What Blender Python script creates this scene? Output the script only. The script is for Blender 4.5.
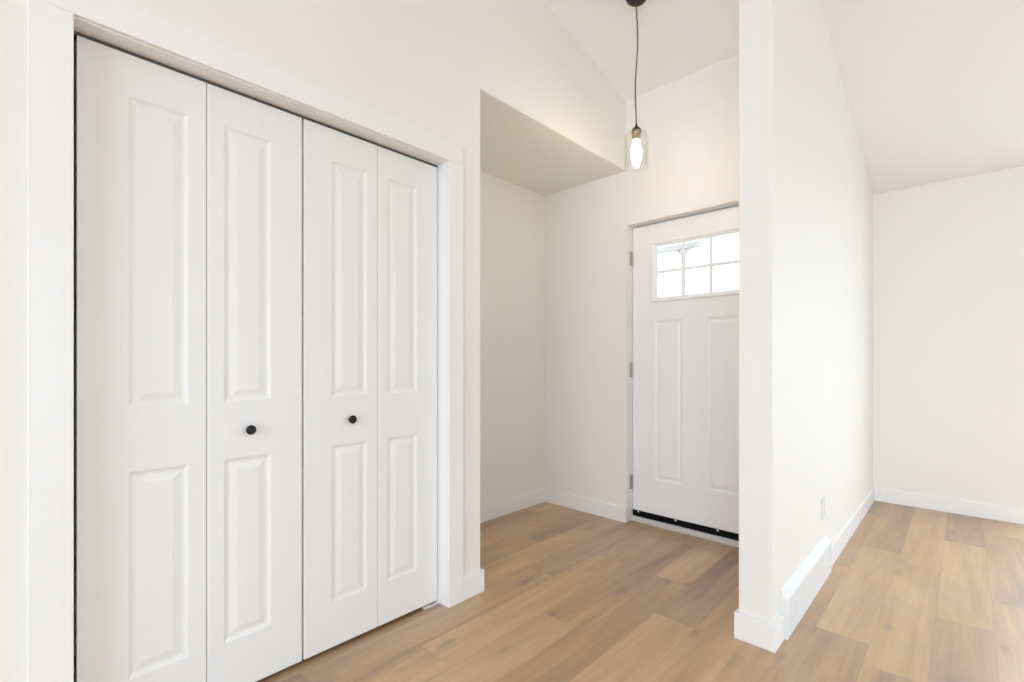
import bpy, bmesh, math, random
from mathutils import Vector

for o in list(bpy.data.objects):
    bpy.data.objects.remove(o)
SC = bpy.context.scene
COL = SC.collection

# ------------------------------------------------------------------ camera
CAM_H = 1.13
F_PX = 476.6
YAW = 0.76051            # radians, turned left of +Y
cam_d = bpy.data.cameras.new('camera')
cam = bpy.data.objects.new('camera', cam_d)
COL.objects.link(cam)
cam.location = (0, 0, CAM_H)
cam.rotation_euler = (math.pi / 2, 0, YAW)
cam_d.sensor_fit = 'HORIZONTAL'
cam_d.sensor_width = 36.0
cam_d.lens = 36.0 * F_PX / 1024
cam_d.shift_y = (362.18 - 341.0) / 1024
cam_d.clip_start = 0.02
SC.camera = cam

# ------------------------------------------------------------------ world / light / exposure
SC.view_settings.view_transform = 'Standard'
SC.view_settings.look = 'None'
SC.view_settings.gamma = 1.0
SC.view_settings.use_curve_mapping = False
SC.view_settings.exposure = -0.42
SC.cycles.diffuse_bounces = 10
SC.cycles.max_bounces = 14
SC.cycles.transparent_max_bounces = 16
SC.cycles.sample_clamp_indirect = 4.0

world = bpy.data.worlds.new('overcast_sky')
SC.world = world
world.use_nodes = True
bg = world.node_tree.nodes['Background']
bg.inputs['Color'].default_value = (0.825, 0.975, 1.06, 1)
bg.inputs['Strength'].default_value = 4.7


def fill_lamp(name, loc, rot, sx, sy, power, color=(1, 1, 1)):
    """soft daylight put in behind an invented window opening out of view"""
    d = bpy.data.lights.new(name, 'AREA')
    d.shape = 'RECTANGLE'
    d.size, d.size_y = sx, sy
    d.energy = power
    d.color = color
    o = bpy.data.objects.new(name, d)
    o.location = loc
    o.rotation_euler = rot
    COL.objects.link(o)
    return o


R90 = math.pi / 2
RX, BY, FY = 5.2, -4.6, 4.868          # right wall, back wall, front wall of the right room
fill_lamp('fill_lamp_back', (1.6, BY - 0.12, 1.45), (R90, 0, 0), 4.2, 2.1, 175, (0.905, 0.992, 1.24))  # added area lamp outside the invented back window, brightens the whole room
fill_lamp('fill_lamp_front', (1.50, FY + 0.12, 1.2), (-R90, 0, 0), 2.1, 2.2, 40, (0.97, 1.0, 1.22))  # added area lamp outside the invented glass door, for partition and floor


# ------------------------------------------------------------------ ids
def tag(o, label=None, cat=None, group=None, kind=None):
    if label: o['label'] = label
    if cat: o['category'] = cat
    if group: o['group'] = group
    if kind: o['kind'] = kind
    return o


# ------------------------------------------------------------------ materials
def mat(name, color, rough=0.5, metal=0.0, spec=0.5, bump=0.0, bscale=200.0, var=0.0):
    m = bpy.data.materials.new(name)
    m.use_nodes = True
    nt = m.node_tree
    b = nt.nodes['Principled BSDF']
    b.inputs['Roughness'].default_value = rough
    b.inputs['Metallic'].default_value = metal
    b.inputs['Specular IOR Level'].default_value = spec
    tc = nt.nodes.new('ShaderNodeTexCoord')
    n = nt.nodes.new('ShaderNodeTexNoise')
    n.inputs['Scale'].default_value = bscale
    n.inputs['Detail'].default_value = 3
    nt.links.new(tc.outputs['Object'], n.inputs['Vector'])
    mr = nt.nodes.new('ShaderNodeMix')
    mr.data_type = 'RGBA'
    mr.inputs['A'].default_value = (*[c * (1 - var) for c in color], 1)
    mr.inputs['B'].default_value = (*[min(1, c * (1 + var)) for c in color], 1)
    nt.links.new(n.outputs['Fac'], mr.inputs['Factor'])
    nt.links.new(mr.outputs['Result'], b.inputs['Base Color'])
    if bump:
        bp = nt.nodes.new('ShaderNodeBump')
        bp.inputs['Strength'].default_value = bump
        bp.inputs['Distance'].default_value = 0.001
        nt.links.new(n.outputs['Fac'], bp.inputs['Height'])
        nt.links.new(bp.outputs['Normal'], b.inputs['Normal'])
    return m


M_WALL = mat('wall_paint', (0.855, 0.842, 0.800), 0.55, spec=0.3, bump=0.15, bscale=350, var=0.004)
M_CEIL = mat('ceiling_paint', (0.90, 0.903, 0.903), 0.8, spec=0.2, bump=0.3, bscale=250, var=0.004)
M_TRIM = mat('trim_paint', (0.88, 0.88, 0.87), 0.35, spec=0.45, var=0.003)
M_DOOR = mat('door_paint', (0.85, 0.85, 0.84), 0.38, spec=0.45, bump=0.06, bscale=500, var=0.003)
M_EDOOR = mat('entry_door_paint', (0.90, 0.903, 0.903), 0.35, spec=0.45, var=0.003)
M_BLACK = mat('black_metal', (0.008, 0.008, 0.009), 0.4, spec=0.35)
M_RUBBER = mat('black_rubber', (0.004, 0.004, 0.0045), 0.6, spec=0.15)
M_BRONZE = mat('dark_bronze', (0.022, 0.017, 0.014), 0.45, spec=0.4)
M_CORD = mat('cord_fabric', (0.10, 0.075, 0.06), 0.8, bump=0.3, bscale=900)
M_NICKEL = mat('satin_nickel', (0.45, 0.44, 0.42), 0.4, metal=0.85)
M_SCREW = mat('bright_screw', (0.9, 0.9, 0.9), 0.5, metal=0.3)
M_BRASS = mat('socket_metal', (0.35, 0.29, 0.17), 0.4, metal=0.8)
M_SILL = mat('threshold_metal', (0.66, 0.67, 0.65), 0.45, metal=0.15)
M_VENT = mat('vent_enamel', (0.80, 0.80, 0.795), 0.55, spec=0.3)
M_DARK = mat('vent_inside', (0.72, 0.72, 0.71), 0.8)
M_PLASTIC = mat('outlet_plastic', (0.80, 0.80, 0.78), 0.3, spec=0.5)
M_SLOT = mat('slot_dark', (0.22, 0.22, 0.22), 0.6)
M_TRACK = mat('track_steel', (0.12, 0.12, 0.12), 0.5, metal=0.6)
M_PORCH = mat('porch_wood', (0.66, 0.60, 0.58), 0.7, bump=0.3, bscale=60, var=0.05)
M_CONC = mat('concrete', (0.42, 0.42, 0.40), 0.85, bump=0.3, bscale=30, var=0.06)


def glass_mat(name, tint=(1, 1, 1), refl=1.0):
    m = bpy.data.materials.new(name)
    m.use_nodes = True
    nt = m.node_tree
    nt.nodes.clear()
    out = nt.nodes.new('ShaderNodeOutputMaterial')
    tr = nt.nodes.new('ShaderNodeBsdfTransparent')
    tr.inputs['Color'].default_value = (*tint, 1)
    gl = nt.nodes.new('ShaderNodeBsdfGlossy')
    gl.inputs['Roughness'].default_value = 0.02
    lw = nt.nodes.new('ShaderNodeLayerWeight')
    lw.inputs['Blend'].default_value = 0.12
    mul = nt.nodes.new('ShaderNodeMath')
    mul.operation = 'MULTIPLY'
    mul.inputs[1].default_value = refl
    mx = nt.nodes.new('ShaderNodeMixShader')
    nt.links.new(lw.outputs['Facing'], mul.inputs[0])
    nt.links.new(mul.outputs[0], mx.inputs[0])
    nt.links.new(tr.outputs[0], mx.inputs[1])
    nt.links.new(gl.outputs[0], mx.inputs[2])
    nt.links.new(mx.outputs[0], out.inputs['Surface'])
    return m


M_GLASS = glass_mat('window_glass', (0.97, 0.98, 0.98), 0.6)
M_SHADE = glass_mat('shade_glass', (0.995, 0.993, 0.99), 0.8)


def emit_mat(name, color, strength):
    m = bpy.data.materials.new(name)
    m.use_nodes = True
    nt = m.node_tree
    nt.nodes.clear()
    out = nt.nodes.new('ShaderNodeOutputMaterial')
    e = nt.nodes.new('ShaderNodeEmission')
    e.inputs['Color'].default_value = (*color, 1)
    e.inputs['Strength'].default_value = strength
    nt.links.new(e.outputs[0], out.inputs['Surface'])
    return m


M_BULB = emit_mat('bulb_glow', (1.0, 0.82, 0.66), 82.0)


# ------------------------------------------------------------------ mesh helpers
def link(name, bm, m, parent=None, smooth=False, bevel=0.0, seg=2):
    bmesh.ops.recalc_face_normals(bm, faces=bm.faces)
    me = bpy.data.meshes.new(name)
    bm.to_mesh(me)
    bm.free()
    me.materials.append(m)
    if smooth:
        for p in me.polygons:
            p.use_smooth = True
    o = bpy.data.objects.new(name, me)
    COL.objects.link(o)
    if parent is not None:
        o.parent = parent
        o.matrix_parent_inverse = parent_world(parent).inverted()
    if bevel:
        b = o.modifiers.new('bevel', 'BEVEL')
        b.width = bevel
        b.segments = seg
        b.limit_method = 'ANGLE'
        b.angle_limit = math.radians(40)
    return o


def parent_world(p):
    from mathutils import Matrix
    mtx = Matrix.Translation(p.location)
    if p.parent is not None:
        mtx = parent_world(p.parent) @ p.matrix_parent_inverse @ mtx
    return mtx


def empty(name, loc, label=None, cat=None, **k):
    o = bpy.data.objects.new(name, None)
    o.empty_display_size = 0.1
    o.location = loc
    COL.objects.link(o)
    return tag(o, label, cat, **k)


def box(bm, x0, x1, y0, y1, z0, z1):
    vs = [bm.verts.new((x, y, z)) for x in (x0, x1) for y in (y0, y1) for z in (z0, z1)]
    for f in ((0, 1, 3, 2), (4, 6, 7, 5), (0, 4, 5, 1), (2, 3, 7, 6), (0, 2, 6, 4), (1, 5, 7, 3)):
        bm.faces.new([vs[i] for i in f])


def prism(bm, pts, a0, a1, axis):
    """pts: polygon in the two remaining axes; extruded a0..a1 along axis ('x' -> pts are (y,z), 'y' -> (x,z))"""
    def P(p, a):
        return (a, p[0], p[1]) if axis == 'x' else (p[0], a, p[1])
    A = [bm.verts.new(P(p, a0)) for p in pts]
    B = [bm.verts.new(P(p, a1)) for p in pts]
    bm.faces.new(A)
    bm.faces.new(B[::-1])
    n = len(pts)
    for i in range(n):
        j = (i + 1) % n
        bm.faces.new((A[i], A[j], B[j], B[i]))


def lathe(bm, prof, c, axis='z', n=40, closed=False):
    rings = []
    for r, h in prof:
        ring = []
        for k in range(n):
            a = 2 * math.pi * k / n
            u, v = r * math.cos(a), r * math.sin(a)
            if axis == 'z': p = (c[0] + u, c[1] + v, c[2] + h)
            elif axis == 'x': p = (c[0] + h, c[1] + u, c[2] + v)
            else: p = (c[0] + u, c[1] + h, c[2] + v)
            ring.append(bm.verts.new(p))
        rings.append(ring)
    rng = range(len(rings)) if closed else range(len(rings) - 1)
    for i in rng:
        A, B = rings[i], rings[(i + 1) % len(rings)]
        for k in range(n):
            l = (k + 1) % n
            bm.faces.new((A[k], A[l], B[l], B[k]))
    if not closed:
        if prof[0][0] > 1e-5: bm.faces.new(rings[0][::-1])
        if prof[-1][0] > 1e-5: bm.faces.new(rings[-1])
    bmesh.ops.remove_doubles(bm, verts=bm.verts, dist=1e-6)


def tube(bm, pts, r, n=10):
    rings = []
    for i, p in enumerate(pts):
        p = Vector(p)
        d = (Vector(pts[min(i + 1, len(pts) - 1)]) - Vector(pts[max(i - 1, 0)])).normalized()
        up = Vector((1, 0, 0)) if abs(d.x) < 0.9 else Vector((0, 1, 0))
        s = d.cross(up).normalized()
        t = d.cross(s)
        rings.append([bm.verts.new(p + r * (math.cos(2 * math.pi * k / n) * s + math.sin(2 * math.pi * k / n) * t)) for k in range(n)])
    for A, B in zip(rings, rings[1:]):
        for k in range(n):
            l = (k + 1) % n
            bm.faces.new((A[k], A[l], B[l], B[k]))
    bm.faces.new(rings[0][::-1])
    bm.faces.new(rings[-1])


def panel_slab(bm, u0, u1, v0, v1, thick, panels, holes, mapf, prof):
    """door leaf: front face with moulded panels. mapf(u, v, w): w>0 towards the viewer"""
    us = sorted({u0, u1, *[p[0] for p in panels + holes], *[p[1] for p in panels + holes]})
    vs = sorted({v0, v1, *[p[2] for p in panels + holes], *[p[3] for p in panels + holes]})
    cache = {}

    def V(u, v, w):
        k = (round(u, 5), round(v, 5), round(w, 5))
        if k not in cache: cache[k] = bm.verts.new(mapf(u, v, w))
        return cache[k]

    def inside(rs, u, v):
        return any(r[0] < u < r[1] and r[2] < v < r[3] for r in rs)
    for w in (0.0, -thick):
        for a, b in zip(us, us[1:]):
            for c, d in zip(vs, vs[1:]):
                cu, cv = (a + b) / 2, (c + d) / 2
                if inside(holes, cu, cv) or (w == 0.0 and inside(panels, cu, cv)): continue
                bm.faces.new((V(a, c, w), V(b, c, w), V(b, d, w), V(a, d, w)))
    for a, b in zip(us, us[1:]):
        for v in (v0, v1): bm.faces.new((V(a, v, 0), V(b, v, 0), V(b, v, -thick), V(a, v, -thick)))
    for c, d in zip(vs, vs[1:]):
        for u in (u0, u1): bm.faces.new((V(u, c, 0), V(u, d, 0), V(u, d, -thick), V(u, c, -thick)))
    for (a, b, c, d) in holes:
        for p, q in (((a, c), (b, c)), ((b, c), (b, d)), ((b, d), (a, d)), ((a, d), (a, c))):
            bm.faces.new((V(*p, 0), V(*q, 0), V(*q, -thick), V(*p, -thick)))
    for (a, b, c, d) in panels:
        # split outer ring along grid lines: panels never straddle grid lines of others except shared rows
        prev = None
        for (off, dep) in [(0, 0)] + prof:
            ring = [V(a + off, c + off, -dep), V(b - off, c + off, -dep), V(b - off, d - off, -dep), V(a + off, d - off, -dep)]
            if prev:
                for i in range(4):
                    j = (i + 1) % 4
                    bm.faces.new((prev[i], prev[j], ring[j], ring[i]))
            prev = ring
        bm.faces.new(prev)


# ------------------------------------------------------------------ geometry constants
CX = -1.734      # closet wall face (faces +x)
AX = -2.479      # alcove wall face
WY = 2.991       # entry wall face (faces -y)
SOF = 2.480      # dropped alcove ceiling height
RIDGE_Y = -0.6


def roof(y):
    return 3.717 - 0.25 * y if y >= RIDGE_Y else 3.717 - 0.25 * RIDGE_Y - 0.25 * (RIDGE_Y - y)


# ------------------------------------------------------------------ floor: individual planks inside one mesh
PW, PL = 0.184, 1.247
OX = 0.088
bm = bmesh.new()
uvl = bm.loops.layers.uv.new('plank')
colr = bm.faces.layers.float_vector.new('tone')
rnd = random.Random(7)
# row index k : x from OX + k*PW to OX + (k+1)*PW ; reference joint position per row
JOINT = {-1: 2.835, 0: 3.196, 1: 2.55, 2: 3.62, 3: 2.05, -2: 3.450, -3: 2.370, -4: 3.178, -5: 2.74, -6: 2.001, -7: 2.354, -8: 2.90,
         -9: 2.374, -10: 1.970, -11: 2.668, -12: 2.288, -13: 1.75}
# tone (value, redness/greyness) for the planks one can tell apart, keyed by (row, order from the joint)
TONE = {(-10, 0): (0.38, 0.5), (-10, -1): (0.42, 0.75), (-9, 0): (0.60, 0.35), (-9, -1): (0.74, 0.2), (-8, -1): (0.36, 0.6), (-8, 0): (0.40, 0.7),
        (-8, -2): (0.62, 0.4), (-7, 0): (0.66, 0.45), (-7, -1): (0.40, 0.45), (-6, 0): (0.26, 0.75), (-6, -1): (0.68, 0.25), (-5, -1): (0.60, 0.3),
        (-5, 0): (0.4, 0.5), (-11, 0): (0.40, 0.7), (-11, -1): (0.66, 0.35), (-12, 0): (0.36, 0.45), (-12, -1): (0.34, 0.4), (-13, 0): (0.58, 0.35),
        (-13, 1): (0.5, 0.4), (-4, -1): (0.44, 0.45), (-4, -2): (0.36, 0.6), (-4, 0): (0.46, 0.3), (-4, 1): (0.22, 0.6), (-3, -1): (0.26, 0.55), (-3, 0): (0.68, 0.5),
        (-3, 1): (0.28, 0.5), (-2, -1): (0.60, 0.5), (-2, -2): (0.34, 0.55), (-2, 0): (0.56, 0.5), (-2, 1): (0.4, 0.5), (-1, -1): (0.34, 0.55), (-1, 0): (0.68, 0.45),
        (-1, 1): (0.24, 0.5), (0, -1): (0.66, 0.55), (0, 0): (0.44, 0.8), (0, 1): (0.52, 0.3), (1, 0): (0.5, 0.5)}
FX0, FX1, FY0, FY1 = -2.62, RX + 0.05, BY - 0.05, 5.0
k0 = math.floor((FX0 - OX) / PW)
k1 = math.ceil((FX1 - OX) / PW)
for k in range(k0, k1):
    xa, xb = max(FX0, OX + k * PW), min(FX1, OX + (k + 1) * PW)
    j = JOINT.get(k, rnd.uniform(0, PL))
    n0 = math.floor((FY0 - j) / PL)
    n1 = math.ceil((FY1 - j) / PL)
    for n in range(n0, n1):
        ya, yb = max(FY0, j + n * PL), min(FY1, j + (n + 1) * PL)
        if yb - ya < 1e-4: continue
        vs = [bm.verts.new(p) for p in ((xa, ya, 0), (xb, ya, 0), (xb, yb, 0), (xa, yb, 0))]
        f = bm.faces.new(vs)
        t = TONE.get((k, n), (rnd.uniform(0.25, 0.72), rnd.uniform(0.3, 0.7)))
        f[colr] = (0.5 + (t[0] - 0.5) * 0.85, t[1], rnd.random())
        for lp, uv in zip(f.loops, ((0, 0), (1, 0), (1, 1), (0, 1))):
            lp[uvl].uv = uv
# solid body below
for (a, b, c, d) in (((FX0, FY0), (FX1, FY0), 0, 0), ((FX1, FY0), (FX1, FY1), 0, 0), ((FX1, FY1), (FX0, FY1), 0, 0), ((FX0, FY1), (FX0, FY0), 0, 0)):
    bm.faces.new([bm.verts.new(p) for p in ((*a, 0), (*b, 0), (*b, -0.12), (*a, -0.12))])
bm.faces.new([bm.verts.new(p) for p in ((FX0, FY0, -0.12), (FX0, FY1, -0.12), (FX1, FY1, -0.12), (FX1, FY0, -0.12))])

mf = bpy.data.materials.new('oak_planks')
mf.use_nodes = True
nt = mf.node_tree
N = nt.nodes.new
L = nt.links.new
pb = nt.nodes['Principled BSDF']
tc = N('ShaderNodeTexCoord')
at = N('ShaderNodeAttribute')
at.attribute_name = 'tone'
sep = N('ShaderNodeSeparateXYZ')
L(at.outputs['Vector'], sep.inputs[0])
# shift the grain per plank
sc3 = N('ShaderNodeVectorMath'); sc3.operation = 'SCALE'
cmb = N('ShaderNodeCombineXYZ')
L(sep.outputs['Z'], cmb.inputs[0]); L(sep.outputs['Z'], cmb.inputs[1]); L(sep.outputs['Z'], cmb.inputs[2])
L(cmb.outputs[0], sc3.inputs[0]); sc3.inputs['Scale'].default_value = 37.0
add = N('ShaderNodeVectorMath'); add.operation = 'ADD'
L(tc.outputs['Object'], add.inputs[0]); L(sc3.outputs[0], add.inputs[1])


def noise(scale, detail, sx, sy, rough=0.55, dist=0.0):
    mp = N('ShaderNodeMapping')
    mp.inputs['Scale'].default_value = (sx, sy, 1)
    L(add.outputs[0], mp.inputs['Vector'])
    n = N('ShaderNodeTexNoise')
    n.inputs['Scale'].default_value = scale
    n.inputs['Detail'].default_value = detail
    n.inputs['Roughness'].default_value = rough
    n.inputs['Distortion'].default_value = dist
    L(mp.outputs[0], n.inputs['Vector'])
    return n.outputs['Fac']


def math_n(op, a, b, clamp=False):
    m = N('ShaderNodeMath'); m.operation = op; m.use_clamp = clamp
    for i, v in enumerate((a, b)):
        if isinstance(v, (int, float)): m.inputs[i].default_value = v
        else: L(v, m.inputs[i])
    return m.outputs[0]


broad = noise(1.0, 3, 7.0, 1.1, 0.55, 0.6)      # cathedral-like broad bands
fine = noise(1.0, 4, 90.0, 3.0, 0.6)            # pores
mid = noise(1.0, 3, 26.0, 1.6, 0.55, 0.4)
blot = noise(1.0, 2, 5.0, 3.2, 0.5)             # knots / smoky blotches
val = math_n('ADD', sep.outputs['X'], math_n('MULTIPLY', math_n('SUBTRACT', broad, 0.5), 1.15))
val = math_n('ADD', val, math_n('MULTIPLY', math_n('SUBTRACT', mid, 0.5), 0.62))
val = math_n('ADD', val, math_n('MULTIPLY', math_n('SUBTRACT', fine, 0.5), 0.24), True)
ramp = N('ShaderNodeValToRGB')
ramp.color_ramp.elements[0].position = 0.0
ramp.color_ramp.elements[0].color = (0.240, 0.118, 0.043, 1)
ramp.color_ramp.elements[1].position = 1.0
ramp.color_ramp.elements[1].color = (0.680, 0.435, 0.200, 1)
e = ramp.color_ramp.elements.new(0.5)
e.color = (0.475, 0.270, 0.106, 1)
L(val, ramp.inputs[0])
grey = N('ShaderNodeMix'); grey.data_type = 'RGBA'
hs = N('ShaderNodeHueSaturation')
hs.inputs['Saturation'].default_value = 0.80
hs.inputs['Value'].default_value = 0.90
L(ramp.outputs[0], hs.inputs['Color'])
gf = math_n('MULTIPLY', math_n('ADD', math_n('SUBTRACT', blot, 0.56), math_n('MULTIPLY', sep.outputs['Y'], 0.22)), 2.6, True)
L(gf, grey.inputs['Factor']); L(ramp.outputs[0], grey.inputs['A']); L(hs.outputs[0], grey.inputs['B'])
# sparse knots
mpk = N('ShaderNodeMapping'); mpk.inputs['Scale'].default_value = (7.0, 2.6, 1)
L(add.outputs[0], mpk.inputs['Vector'])
vor = N('ShaderNodeTexVoronoi'); vor.inputs['Scale'].default_value = 1.0
L(mpk.outputs[0], vor.inputs['Vector'])
knot = N('ShaderNodeMapRange')
knot.inputs['From Min'].default_value = 0.02; knot.inputs['From Max'].default_value = 0.17
knot.inputs['To Min'].default_value = 0.6; knot.inputs['To Max'].default_value = 0.0
L(vor.outputs['Distance'], knot.inputs['Value'])
kn = N('ShaderNodeMix'); kn.data_type = 'RGBA'
kn.inputs['B'].default_value = (0.15, 0.085, 0.048, 1)
L(knot.outputs[0], kn.inputs['Factor']); L(grey.outputs['Result'], kn.inputs['A'])
# micro bevel between planks
uv = N('ShaderNodeUVMap'); uv.uv_map = 'plank'
su = N('ShaderNodeSeparateXYZ'); L(uv.outputs[0], su.inputs[0])
du = math_n('MULTIPLY', math_n('MINIMUM', su.outputs['X'], math_n('SUBTRACT', 1.0, su.outputs['X'])), PW)
dv = math_n('MULTIPLY', math_n('MINIMUM', su.outputs['Y'], math_n('SUBTRACT', 1.0, su.outputs['Y'])), PL)
edge = N('ShaderNodeMapRange')
edge.inputs['From Min'].default_value = 0.0; edge.inputs['From Max'].default_value = 0.0016
edge.inputs['To Min'].default_value = 0.35; edge.inputs['To Max'].default_value = 0.0
L(math_n('MINIMUM', du, dv), edge.inputs['Value'])
em = N('ShaderNodeMix'); em.data_type = 'RGBA'
em.inputs['B'].default_value = (0.12, 0.075, 0.045, 1)
L(edge.outputs[0], em.inputs['Factor']); L(kn.outputs['Result'], em.inputs['A'])
L(em.outputs['Result'], pb.inputs['Base Color'])
rr = N('ShaderNodeMapRange')
rr.inputs['To Min'].default_value = 0.44; rr.inputs['To Max'].default_value = 0.54
L(mid, rr.inputs['Value'])
L(rr.outputs[0], pb.inputs['Roughness'])
pb.inputs['Specular IOR Level'].default_value = 1.0
pb.inputs['IOR'].default_value = 1.55
pb.inputs['Coat Weight'].default_value = 1.0
pb.inputs['Coat Roughness'].default_value = 0.46
pb.inputs['Coat IOR'].default_value = 1.6
bp = N('ShaderNodeBump'); bp.inputs['Strength'].default_value = 0.12; bp.inputs['Distance'].default_value = 0.001
L(fine, bp.inputs['Height']); L(bp.outputs[0], pb.inputs['Normal'])

me = bpy.data.meshes.new('floor')
bm.to_mesh(me); bm.free()
me.materials.append(mf)
flo = bpy.data.objects.new('floor', me)
COL.objects.link(flo)
tag(flo, 'wide tan oak plank floor running through entry and right room', 'floor', kind='structure')

# ------------------------------------------------------------------ walls
D0, D1 = 0.112, 1.391       # closet doorway in the wall
DH = 2.060


def struct(name, bm, m, label, cat, bevel=0.0):
    o = link(name, bm, m, bevel=bevel)
    return tag(o, label, cat, kind='structure')


bm = bmesh.new()
T = 0.12
prism(bm, [(BY, 0), (D0 - 0.008, 0), (D0 - 0.008, DH + 0.02), (D1 + 0.008, DH + 0.02), (D1 + 0.008, 0), (1.597, 0), (1.597, SOF), (WY, SOF),
           (WY, roof(WY) + 0.05), (RIDGE_Y, roof(RIDGE_Y) + 0.05), (BY, roof(BY) + 0.05)], CX - T, CX, 'x')
struct('wall_closet', bm, M_WALL, 'cream wall around the white bifold closet doors and above the alcove opening', 'wall', 0.003)

bm = bmesh.new()
box(bm, AX, CX - T, 1.47, 1.597, 0, SOF)
box(bm, AX, CX - T, -0.12, 0.0, 0, SOF)
struct('wall_closet_side', bm, M_WALL, 'cream end wall of the closet behind the bifold doors', 'wall')

bm = bmesh.new()
box(bm, AX - T, AX, -0.12, WY + 0.2, 0, SOF + 0.1)
struct('wall_alcove', bm, M_WALL, 'cream back wall of the alcove left of the front door', 'wall')

bm = bmesh.new()
box(bm, AX, CX - T, -0.12, WY, SOF - 0.002, SOF + 0.1)
box(bm, CX - T, CX - 0.004, 1.60, WY, SOF - 0.002, SOF + 0.05)
struct('ceiling_alcove', bm, M_WALL, 'low flat cream ceiling over the alcove beside the hanging lamp', 'ceiling')

# entry wall: front layer (drywall return) and back layer behind it (wider for the jamb)
FX_L, FX_R, FTOP = -1.730, -0.812, 2.095
bm = bmesh.new()
zt = roof(WY) + 0.03
prism(bm, [(AX, 0), (FX_L, 0), (FX_L, FTOP), (FX_R, FTOP), (FX_R, 0), (-0.674, 0), (-0.674, zt), (AX, zt)], WY, 3.035, 'y')
prism(bm, [(AX, 0), (FX_L - 0.022, 0), (FX_L - 0.022, FTOP + 0.022), (FX_R + 0.022, FTOP + 0.022), (FX_R + 0.022, 0), (-0.674, 0), (-0.674, zt), (AX, zt)], 3.035, 3.20, 'y')
struct('wall_entry', bm, M_WALL, 'cream wall around the white front door', 'wall')

# partition
PXL, PXR, PY = -0.674, -0.548, 2.057
bm = bmesh.new()
prism(bm, [(PY, 0), (FY, 0), (FY, roof(FY) + 0.05), (PY, roof(PY) + 0.05)], PXL, PXR, 'x')
struct('wall_partition', bm, M_WALL, 'tall thin cream partition wall between entry and right room', 'wall', 0.003)

# right room front wall, with an invented opening right of the frame
bm = bmesh.new()
W0, W1, WZ0, WZ1 = 0.42, 2.58, 0.06, 2.34
zt = roof(FY) + 0.02
prism(bm, [(PXL, 0), (RX, 0), (RX, zt), (PXL, zt)], FY, FY + 0.15, 'y')
bm.free()
bm = bmesh.new()
box(bm, PXL, W0, FY, FY + 0.15, 0, zt)
box(bm, W1, RX, FY, FY + 0.15, 0, zt)
box(bm, W0, W1, FY, FY + 0.15, 0, WZ0)
box(bm, W0, W1, FY, FY + 0.15, WZ1, zt)
bmesh.ops.remove_doubles(bm, verts=bm.verts, dist=1e-5)
struct('wall_front', bm, M_WALL, 'cream far wall of the right room', 'wall')

bm = bmesh.new()   # right wall with a big invented opening to let light in
Y0, Y1 = -1.4, 3.2
prism(bm, [(BY, 0), (Y0, 0), (Y0, roof(Y0)), (RIDGE_Y, roof(RIDGE_Y)), (BY, roof(BY))][:3] + [(BY, roof(BY))], RX, RX + 0.15, 'x')
prism(bm, [(Y1, 0), (FY, 0), (FY, roof(FY)), (Y1, roof(Y1))], RX, RX + 0.15, 'x')
prism(bm, [(Y0, 2.55), (Y1, 2.55), (Y1, roof(Y1)), (RIDGE_Y, roof(RIDGE_Y)), (Y0, roof(Y0))], RX, RX + 0.15, 'x')
box(bm, RX, RX + 0.15, Y0, Y1, 0, 0.35)
struct('wall_right', bm, M_WALL, 'cream wall on the right of the open room, with an added window opening', 'wall')

bm = bmesh.new()
box(bm, CX - T, -0.6, BY - 0.15, BY, 0, roof(BY))
box(bm, 3.8, RX + 0.15, BY - 0.15, BY, 0, roof(BY))
box(bm, -0.6, 3.8, BY - 0.15, BY, 0, 0.35)
box(bm, -0.6, 3.8, BY - 0.15, BY, 2.55, roof(BY))
struct('wall_back', bm, M_WALL, 'cream wall behind the viewer, with an added window opening', 'wall')


def window_frame(name, axis, a0, a1, z0, z1, pos, n, label):  # used only for the invented windows out of view
    o = empty(name, ((a0 + a1) / 2, pos, z0) if axis == 'y' else (pos, (a0 + a1) / 2, z0), label, 'window', kind='structure')
    bm = bmesh.new()
    w = 0.05
    def B(a, b, c, d):
        if axis == 'y': box(bm, a, b, pos - 0.03, pos + 0.03, c, d)
        else: box(bm, pos - 0.03, pos + 0.03, a, b, c, d)
    B(a0, a0 + w, z0, z1); B(a1 - w, a1, z0, z1); B(a0 + w, a1 - w, z0, z0 + w); B(a0 + w, a1 - w, z1 - w, z1)
    for i in range(1, n):
        c = a0 + (a1 - a0) * i / n
        B(c - w / 2, c + w / 2, z0 + w, z1 - w)
    link('window_frame', bm, M_TRIM, o)
    bm = bmesh.new()
    if axis == 'y': box(bm, a0 + w, a1 - w, pos - 0.004, pos + 0.004, z0 + w, z1 - w)
    else: box(bm, pos - 0.004, pos + 0.004, a0 + w, a1 - w, z0 + w, z1 - w)
    link('glass_pane', bm, M_GLASS, o)


window_frame('added_window_1', 'x', Y0, Y1, 0.35, 2.55, RX + 0.07, 3, 'invented wide white framed window in the right wall, added to light the room')  # unseen window made up to let sky light in from the right
window_frame('added_window_2', 'y', -0.6, 3.8, 0.35, 2.55, BY - 0.07, 3, 'invented wide white framed window behind the viewer, added to light the room')  # unseen window made up to light the room from behind
window_frame('added_window_3', 'y', W0, W1, WZ0, WZ1, FY + 0.07, 2, 'invented tall white framed glass door in the far wall, added for light from right of view')  # unseen glass door made up for side light and floor glare

# vaulted ceiling
bm = bmesh.new()
ye = FY + 0.2
prism(bm, [(BY - 0.2, roof(BY - 0.2)), (RIDGE_Y, roof(RIDGE_Y)), (ye, roof(ye)), (ye, roof(ye) + 0.2), (RIDGE_Y, roof(RIDGE_Y) + 0.2), (BY - 0.2, roof(BY - 0.2) + 0.2)],
      CX - T - 0.75, RX + 0.2, 'x')
struct('ceiling', bm, M_CEIL, 'sloped white vaulted ceiling over entry and right room', 'ceiling')

# ------------------------------------------------------------------ trim and baseboards
BBT, BBH = 0.014, 0.106


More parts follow.
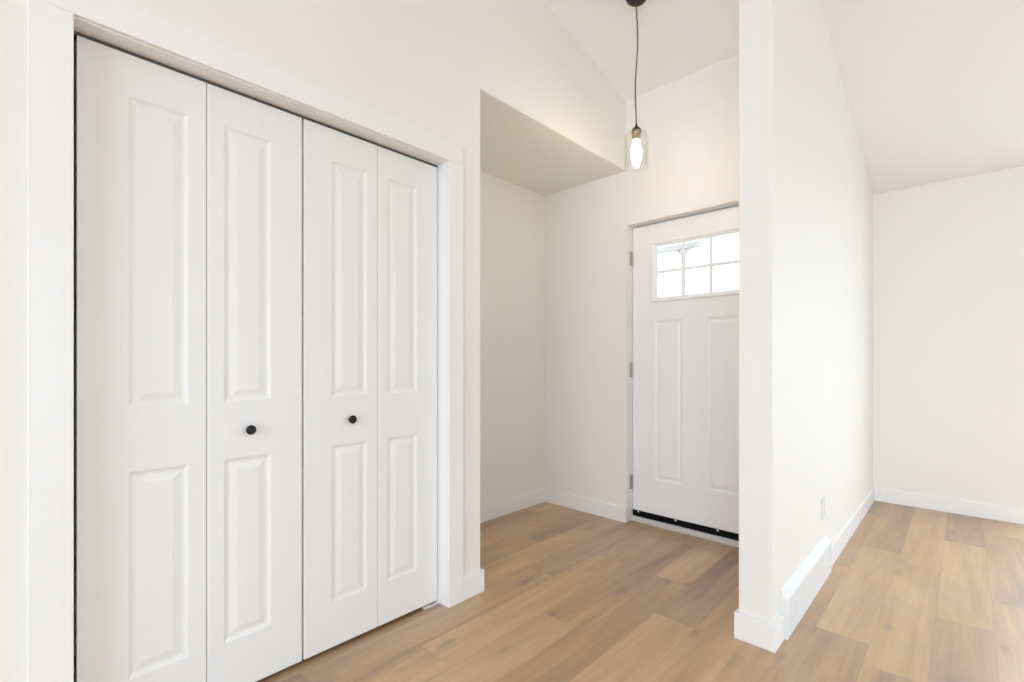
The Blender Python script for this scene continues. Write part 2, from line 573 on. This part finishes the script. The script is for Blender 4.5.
def baseboard(name, segs, label):
    bm = bmesh.new()
    for s in segs: box(bm, *s)
    o = struct(name, bm, M_TRIM, label, 'baseboard', 0.0022)
    return o


CAS_R = 1.473
baseboard('baseboard_closet', [(CX, CX + BBT, CAS_R, 1.597 + BBT, 0, BBH), (AX, CX, 1.597, 1.597 + BBT, 0, BBH)],
          'short white baseboard right of the closet casing')
baseboard('baseboard_alcove', [(AX, AX + BBT, 1.597 + BBT, WY, 0, BBH)], 'white baseboard along the alcove wall')
baseboard('baseboard_entry', [(AX + BBT, FX_L, WY - BBT, WY, 0, BBH), (FX_R, PXL, WY - BBT, WY, 0, BBH)],
          'white baseboard left of the front door')
VY0, VY1 = 2.172, 3.045
baseboard('baseboard_partition', [(PXL - BBT, PXR + BBT, PY - BBT, PY, 0, BBH), (PXL - BBT, PXL, PY, WY - BBT, 0, BBH),
                                  (PXR, PXR + BBT, PY, VY0 - 0.001, 0, BBH), (PXR, PXR + BBT, VY1 + 0.001, FY, 0, BBH)],
          'white baseboard wrapping the foot of the partition wall')
baseboard('baseboard_front', [(PXR + BBT, W0 - 0.01, FY - BBT, FY, 0, BBH), (W1 + 0.01, RX, FY - BBT, FY, 0, BBH)], 'white baseboard along the far wall of the right room')
baseboard('baseboard_left', [(CX, CX + BBT, BY, 0.026, 0, BBH)], 'white baseboard left of the closet casing')

# closet casing (flat stock) and jambs
CI0, CI1, CO0, CO1 = 0.115, 1.387, 0.028, CAS_R
bm = bmesh.new()
c0, c1 = CX, CX + 0.016
box(bm, c0, c1, CO0, CI0, 0, 2.058)
box(bm, c0, c1, CI1, CO1, 0, 2.058)
box(bm, c0, c1, CO0, CO1, 2.058, 2.147)
struct('trim_1', bm, M_TRIM, 'flat white casing around the bifold closet doors', 'trim', 0.002)
bm = bmesh.new()
box(bm, CX - T, CX + 0.001, D0 - 0.008, D0 + 0.004, 0, 2.0545)
box(bm, CX - T, CX + 0.001, D1 - 0.006, D1 + 0.008, 0, 2.0545)
box(bm, CX - T, CX + 0.001, D0 - 0.008, D1 + 0.008, 2.0545, DH + 0.02)
struct('trim_2', bm, M_TRIM, 'white jamb lining inside the closet doorway', 'trim')

# ------------------------------------------------------------------ bifold doors
XF = -1.795
TH = 0.034
ZT0, ZT1 = 0.014, 2.0425
PROF = [(0.003, 0.0010), (0.010, 0.0048), (0.015, 0.0058), (0.019, 0.0058), (0.041, 0.0012)]


def leaf(y0, y1, p0, p1, parent):
    bm = bmesh.new()
    panels = [(p0, p1, 0.190, 0.805), (p0, p1, 0.995, 1.921)]
    panel_slab(bm, y0, y1, ZT0, ZT1, TH, panels, [], lambda u, v, w: (XF + w, u, v), PROF)
    return link('door_leaf', bm, M_DOOR, parent, bevel=0.0018, seg=2)


def knob(parent, y, z):
    bm = bmesh.new()
    prof = [(0.0, 0.0), (0.008, 0.0), (0.0068, 0.003), (0.0058, 0.009), (0.0065, 0.012), (0.0125, 0.0155), (0.0158, 0.0195),
            (0.0166, 0.0225), (0.0155, 0.0255), (0.011, 0.0275), (0.0, 0.0285)]
    lathe(bm, prof, (XF, y, z), 'x', 32)
    k = link('knob', bm, M_BLACK, parent, smooth=True)
    k['label'] = 'small round black knob'


d = empty('door_2', (XF - TH / 2, 0.44, 0), 'left pair of white bifold closet doors with black knob', 'door', kind='structure')
l1 = leaf(0.1265, 0.4392, 0.238, 0.390, d)
l2 = leaf(0.4412, 0.7490, 0.490, 0.640, d)
knob(l2, 0.567, 0.898)
d = empty('door_3', (XF - TH / 2, 1.065, 0), 'right pair of white bifold closet doors with black knob', 'door', kind='structure')
l3 = leaf(0.7560, 1.0635, 0.864, 1.016, d)
l4 = leaf(1.0655, 1.3800, 1.112, 1.264, d)
knob(l3, 0.941, 0.901)

# track above the doors
bm = bmesh.new()
zt0, zt1 = 2.0445, 2.0545
box(bm, XF - 0.036, XF - 0.034, D0 + 0.006, D1 - 0.008, zt0, zt1)
box(bm, XF - 0.008, XF - 0.006, D0 + 0.006, D1 - 0.008, zt0, zt1)
box(bm, XF - 0.034, XF - 0.008, D0 + 0.006, D1 - 0.008, zt1 - 0.002, zt1)
o = link('door_track', bm, M_TRACK)
tag(o, 'dark metal track along the top of the closet doors', 'door track')

# little white floor bracket at the right jamb
bk = empty('pivot_bracket', (-1.79, 1.385, 0), 'small white metal pivot bracket on the floor at the right closet jamb', 'bracket')
bm = bmesh.new()
box(bm, -1.812, -1.788, 1.300, 1.3835, 0.0, 0.003)
link('floor_plate', bm, M_TRIM, bk, bevel=0.001)
bm = bmesh.new()
box(bm, -1.812, -1.788, 1.3825, 1.3845, 0.003, 0.040)
link('jamb_plate', bm, M_TRIM, bk)
bm = bmesh.new()
lathe(bm, [(0.005, 0.003), (0.005, 0.014)], (-1.800, 1.345, 0), 'z', 16)
link('pivot_pin', bm, M_NICKEL, bk)

# ------------------------------------------------------------------ front door
DY = 3.070
SX0, SX1, SZ0, SZ1 = -1.7245, -0.818, 0.040, 2.089
door = empty('door_1', (SX0, DY, 0), 'white front door with six-pane window at its top', 'door', kind='structure')
WX0, WX1, WZa, WZb = -1.560, -0.972, 1.566, 1.934     # hole for the lite
bm = bmesh.new()
PROF2 = [(0.006, 0.004), (0.012, 0.0065), (0.020, 0.0065), (0.032, 0.0025), (0.040, 0.0015)]
panel_slab(bm, SX0, SX1, SZ0, SZ1, 0.044, [(-1.557, -1.362, 0.315, 1.418), (-1.195, -0.985, 0.315, 1.418)],
           [(WX0, WX1, WZa, WZb)], lambda u, v, w: (u, DY - w, v), PROF2)
link('door_slab', bm, M_EDOOR, door, bevel=0.0012)
# lite frame : moulded ring
bm = bmesh.new()
o0 = (-1.588, -0.945, 1.543, 1.960)
rings = []
prof = [(0.0, 0.0), (0.003, 0.009), (0.010, 0.012), (0.020, 0.011), (0.030, 0.006), (0.046, 0.002), (0.048, -0.014), (0.0, -0.014)]
for off, w in prof[:-1]:
    a, b, c, dd = o0
    oz_ = off * 0.72
    rings.append([bm.verts.new((a + off, DY - w, c + oz_)), bm.verts.new((b - off, DY - w, c + oz_)),
                  bm.verts.new((b - off, DY - w, dd - oz_)), bm.verts.new((a + off, DY - w, dd - oz_))])
for A, B in zip(rings, rings[1:]):
    for i in range(4):
        j = (i + 1) % 4
        bm.faces.new((A[i], A[j], B[j], B[i]))
wf = link('window_frame', bm, M_EDOOR, door)
gx0, gx1, gz0, gz1 = o0[0] + 0.047, o0[1] - 0.047, o0[2] + 0.030, o0[3] - 0.030
gx0, gx1, gz0, gz1 = -1.540, -0.993, 1.5775, 1.9255
bm = bmesh.new()
for cx in (-1.357, -1.176):
    box(bm, cx - 0.0095, cx + 0.0095, DY + 0.004, DY + 0.016, gz0 - 0.002, gz1 + 0.002)
xs = [gx0, -1.357 - 0.0095, -1.357 + 0.0095, -1.176 - 0.0095, -1.176 + 0.0095, gx1]
for a, b in ((xs[0], xs[1]), (xs[2], xs[3]), (xs[4], xs[5])):
    box(bm, a, b, DY + 0.004, DY + 0.016, 1.750 - 0.010, 1.750 + 0.010)
link('muntin_grid', bm, M_EDOOR, door)
bm = bmesh.new()
box(bm, gx0 - 0.004, gx1 + 0.004, DY + 0.017, DY + 0.022, gz0 - 0.004, gz1 + 0.004)
link('glass_pane', bm, M_GLASS, door)
# sweep with screws
bm = bmesh.new()
box(bm, SX0 + 0.001, SX1 - 0.001, DY - 0.006, DY - 0.0002, 0.038, 0.079)
sw = link('door_sweep', bm, M_RUBBER, door, bevel=0.001)
sw['label'] = 'black rubber door sweep with silver screws'
for sx in (-1.680, -1.405, -1.129, -0.862):
    bm = bmesh.new()
    lathe(bm, [(0.0065, 0.0), (0.006, -0.0015), (0.003, -0.0032), (0.0, -0.0036)], (sx, DY - 0.006, 0.072), 'y', 16)
    link('screw', bm, M_SCREW, sw, smooth=True)
# hinges
for hz in (1.816, 1.024, 0.226):
    bm = bmesh.new()
    box(bm, FX_L, FX_L + 0.0025, 3.034, 3.066, hz, hz + 0.102)
    h = link('hinge', bm, M_NICKEL, door, bevel=0.0006)
    bm = bmesh.new()
    for i in range(5):
        z0 = hz + i * 0.0204
        lathe(bm, [(0.0055, z0), (0.0055, z0 + 0.0196)], (FX_L + 0.004, DY - 0.009, 0), 'z', 16)
    link('hinge_knuckle', bm, M_NICKEL, h)

# jamb behind the drywall return, stop and threshold
bm = bmesh.new()
box(bm, FX_L - 0.022, FX_L, 3.035, 3.20, 0, FTOP)
box(bm, FX_R, FX_R + 0.022, 3.035, 3.20, 0, FTOP)
box(bm, FX_L - 0.022, FX_R + 0.022, 3.035, 3.20, FTOP, FTOP + 0.022)
box(bm, FX_L, FX_L + 0.015, 3.118, 3.20, 0.04, FTOP)
box(bm, FX_R - 0.015, FX_R, 3.118, 3.20, 0.04, FTOP)
box(bm, FX_L + 0.015, FX_R - 0.015, 3.118, 3.20, FTOP - 0.015, FTOP)
struct('trim_3', bm, M_TRIM, 'white jamb around the front door', 'trim')
bm = bmesh.new()
prism_pts = [(3.058, 0.0), (3.058, 0.030), (3.066, 0.035), (3.20, 0.030), (3.26, 0.012), (3.26, 0.0)]
prism(bm, prism_pts, FX_L, FX_R, 'x')
o = link('threshold', bm, M_SILL, bevel=0.001)
tag(o, 'pale grey metal threshold under the front door', 'threshold')

# ------------------------------------------------------------------ pendant lamp
px, py = -1.3005, 2.351
zc = roof(py)
LZ = lambda z: CAM_H + (z - CAM_H) * 0.9837
LP = lambda pr: [(r * 0.984, LZ(z)) for r, z in pr]
pend = empty('pendant_lamp', (px, py, zc), 'dark bronze pendant lamp with clear glass cylinder, hanging above the entry', 'lamp')
bm = bmesh.new()
R, h = 0.060, 0.030
prof = [(0.0, -0.032), (0.010, -0.0315), (0.026, -0.029), (0.040, -0.0245), (0.051, -0.017), (0.058, -0.008), (0.060, 0.0), (0.060, 0.010), (0.0, 0.010)]
lathe(bm, prof, (0, 0, 0), 'z', 40)
ang = -math.atan(0.25)
from mathutils import Matrix
bmesh.ops.transform(bm, matrix=Matrix.Translation((px, py, zc - 0.001)) @ Matrix.Rotation(ang, 4, 'X'), verts=bm.verts)
link('canopy', bm, M_BRONZE, pend, smooth=True)
bm = bmesh.new()
z0, z1 = LZ(2.443), zc - 0.028
pts = []
nn = 26
for i in range(nn + 1):
    t = i / nn
    wob = 0.007 * math.sin(t * math.pi) * math.sin(2 * math.pi * t * 0.95)
    pts.append((px + wob, py + wob * 0.6, z1 + (z0 - z1) * t))
tube(bm, pts, 0.0036, 10)
link('cord', bm, M_CORD, pend, smooth=True)
bm = bmesh.new()
lathe(bm, LP([(0.0, 2.451), (0.005, 2.451), (0.007, 2.440), (0.012, 2.432), (0.020, 2.426), (0.0260, 2.417), (0.0270, 2.4025), (0.0, 2.4025)]), (px, py, 0), 'z', 32)
link('socket_cap', bm, M_BRONZE, pend, smooth=True)
bm = bmesh.new()
lathe(bm, LP([(0.0, 2.4025), (0.0235, 2.4025), (0.0235, 2.392), (0.0225, 2.390), (0.0225, 2.378), (0.0215, 2.376), (0.0215, 2.361), (0.0, 2.361)]), (px, py, 0), 'z', 32)
link('socket', bm, M_BRASS, pend, smooth=False)
# glass cylinder, open at the bottom, rounded shoulder
bm = bmesh.new()
Ro = 0.0635
outer = [(0.0245, 2.4005), (0.046, 2.3995), (0.056, 2.396), (0.0615, 2.389), (Ro, 2.378), (Ro, 2.207)]
inner = [(Ro - 0.003, 2.207), (Ro - 0.003, 2.378), (0.0588, 2.387), (0.0545, 2.3935), (0.046, 2.3965), (0.0245, 2.3975)]
lathe(bm, LP(outer + inner), (px, py, 0), 'z', 56, closed=True)
link('glass_shade', bm, M_SHADE, pend, smooth=True)
bm = bmesh.new()
bulb = [(0.0, 2.361), (0.014, 2.361), (0.0155, 2.352), (0.021, 2.336), (0.0265, 2.316), (0.029, 2.296), (0.0290, 2.276), (0.026, 2.252), (0.0205, 2.230), (0.0150, 2.217), (0.009, 2.208), (0.0, 2.204)]
lathe(bm, LP(bulb), (px, py, 0), 'z', 32)
link('bulb', bm, M_BULB, pend, smooth=True)

# ------------------------------------------------------------------ baseboard register
vent = empty('baseboard_vent', (PXR, VY0, 0), 'long white metal baseboard register at the foot of the partition wall', 'vent')
xw, xf = PXR, -0.5235
bm = bmesh.new()
# shell: ends, sloped top, face frame (top and bottom rail)
prof = [(xw, 0.0), (xf, 0.0), (xf, 0.160), (xf - 0.004, 0.168), (xw, 0.200)]
for ya, yb in ((VY0, VY0 + 0.004), (VY1 - 0.004, VY1)):
    prism(bm, prof, ya, yb, 'y')
prism(bm, [(xf - 0.002, 0.150), (xf, 0.150), (xf, 0.160), (xf - 0.004, 0.168), (xw, 0.200), (xw, 0.197), (xf - 0.006, 0.165)], VY0 + 0.004, VY1 - 0.004, 'y')
box(bm, xf - 0.002, xf, VY0 + 0.004, VY1 - 0.004, 0.0, 0.014)
for ya, yb in ((VY0 + 0.004, VY0 + 0.026), (VY1 - 0.026, VY1 - 0.004)): box(bm, xf - 0.002, xf, ya, yb, 0.014, 0.150)
link('vent_cover', bm, M_VENT, vent)
bm = bmesh.new()
box(bm, xw, xw + 0.006, VY0 + 0.004, VY1 - 0.004, 0.0, 0.180)
link('vent_back', bm, M_DARK, vent)
nf = 20
pitch = (VY1 - VY0 - 0.052) / nf
for i in range(nf):
    y = VY0 + 0.026 + pitch * (i + 0.5)
    bm = bmesh.new()
    box(bm, xf - 0.006, xf - 0.0012, y - pitch * 0.44, y + pitch * 0.44, 0.014, 0.150)
    link('louver', bm, M_VENT, vent, bevel=0.0008)

# ------------------------------------------------------------------ outlet
oy, oz = 2.965, 0.355
out = empty('wall_outlet', (PXR, oy, oz), 'white duplex wall outlet low on the partition wall', 'outlet')
bm = bmesh.new()
box(bm, PXR, PXR + 0.006, oy - 0.036, oy + 0.036, oz - 0.058, oz + 0.058)
link('cover_plate', bm, M_PLASTIC, out, bevel=0.003, seg=3)
for dz in (-0.0195, 0.0195):
    bm = bmesh.new()
    box(bm, PXR + 0.0055, PXR + 0.0085, oy - 0.0165, oy + 0.0165, oz + dz - 0.014, oz + dz + 0.014)
    r = link('receptacle', bm, M_PLASTIC, out, bevel=0.003)
    bm = bmesh.new()
    for yy in (-0.0065, 0.0065):
        box(bm, PXR + 0.0084, PXR + 0.0088, oy + yy - 0.001, oy + yy + 0.001, oz + dz - 0.002, oz + dz + 0.007)
    lathe(bm, [(0.0022, 0.0084), (0.0022, 0.0088)], (PXR, oy, oz + dz - 0.007), 'x', 12)
    link('slot', bm, M_SLOT, r)
bm = bmesh.new()
lathe(bm, [(0.003, 0.006), (0.0028, 0.0068), (0.0, 0.007)], (PXR, oy, oz), 'x', 14)
link('screw', bm, M_PLASTIC, out, smooth=True)

# ------------------------------------------------------------------ outside the front door
bm = bmesh.new()
box(bm, -40, 40, -40, 60, -0.35, -0.20)
struct('ground', bm, M_CONC, 'pale concrete ground outside the house', 'ground')
porch = empty('porch_post', (-2.205, 5.0, -0.20), 'grey wooden porch post and beam seen through the front door window', 'post')
bm = bmesh.new()
box(bm, -2.225, -2.185, 4.98, 5.02, -0.20, 2.348)
link('post', bm, M_PORCH, porch)
bm = bmesh.new()
box(bm, -3.60, -2.03, 4.96, 5.04, 2.348, 2.400)
link('beam', bm, M_PORCH, porch)
for s in (-1, 1):
    bm = bmesh.new()
    pts = [(-2.205 + s * (0.018 + 0.075 * (1 - math.cos(t * R90 / 6))), 5.0, 2.255 + 0.098 * math.sin(t * R90 / 6)) for t in range(7)]
    tube(bm, pts, 0.014, 8)
    link('brace', bm, M_PORCH, porch)
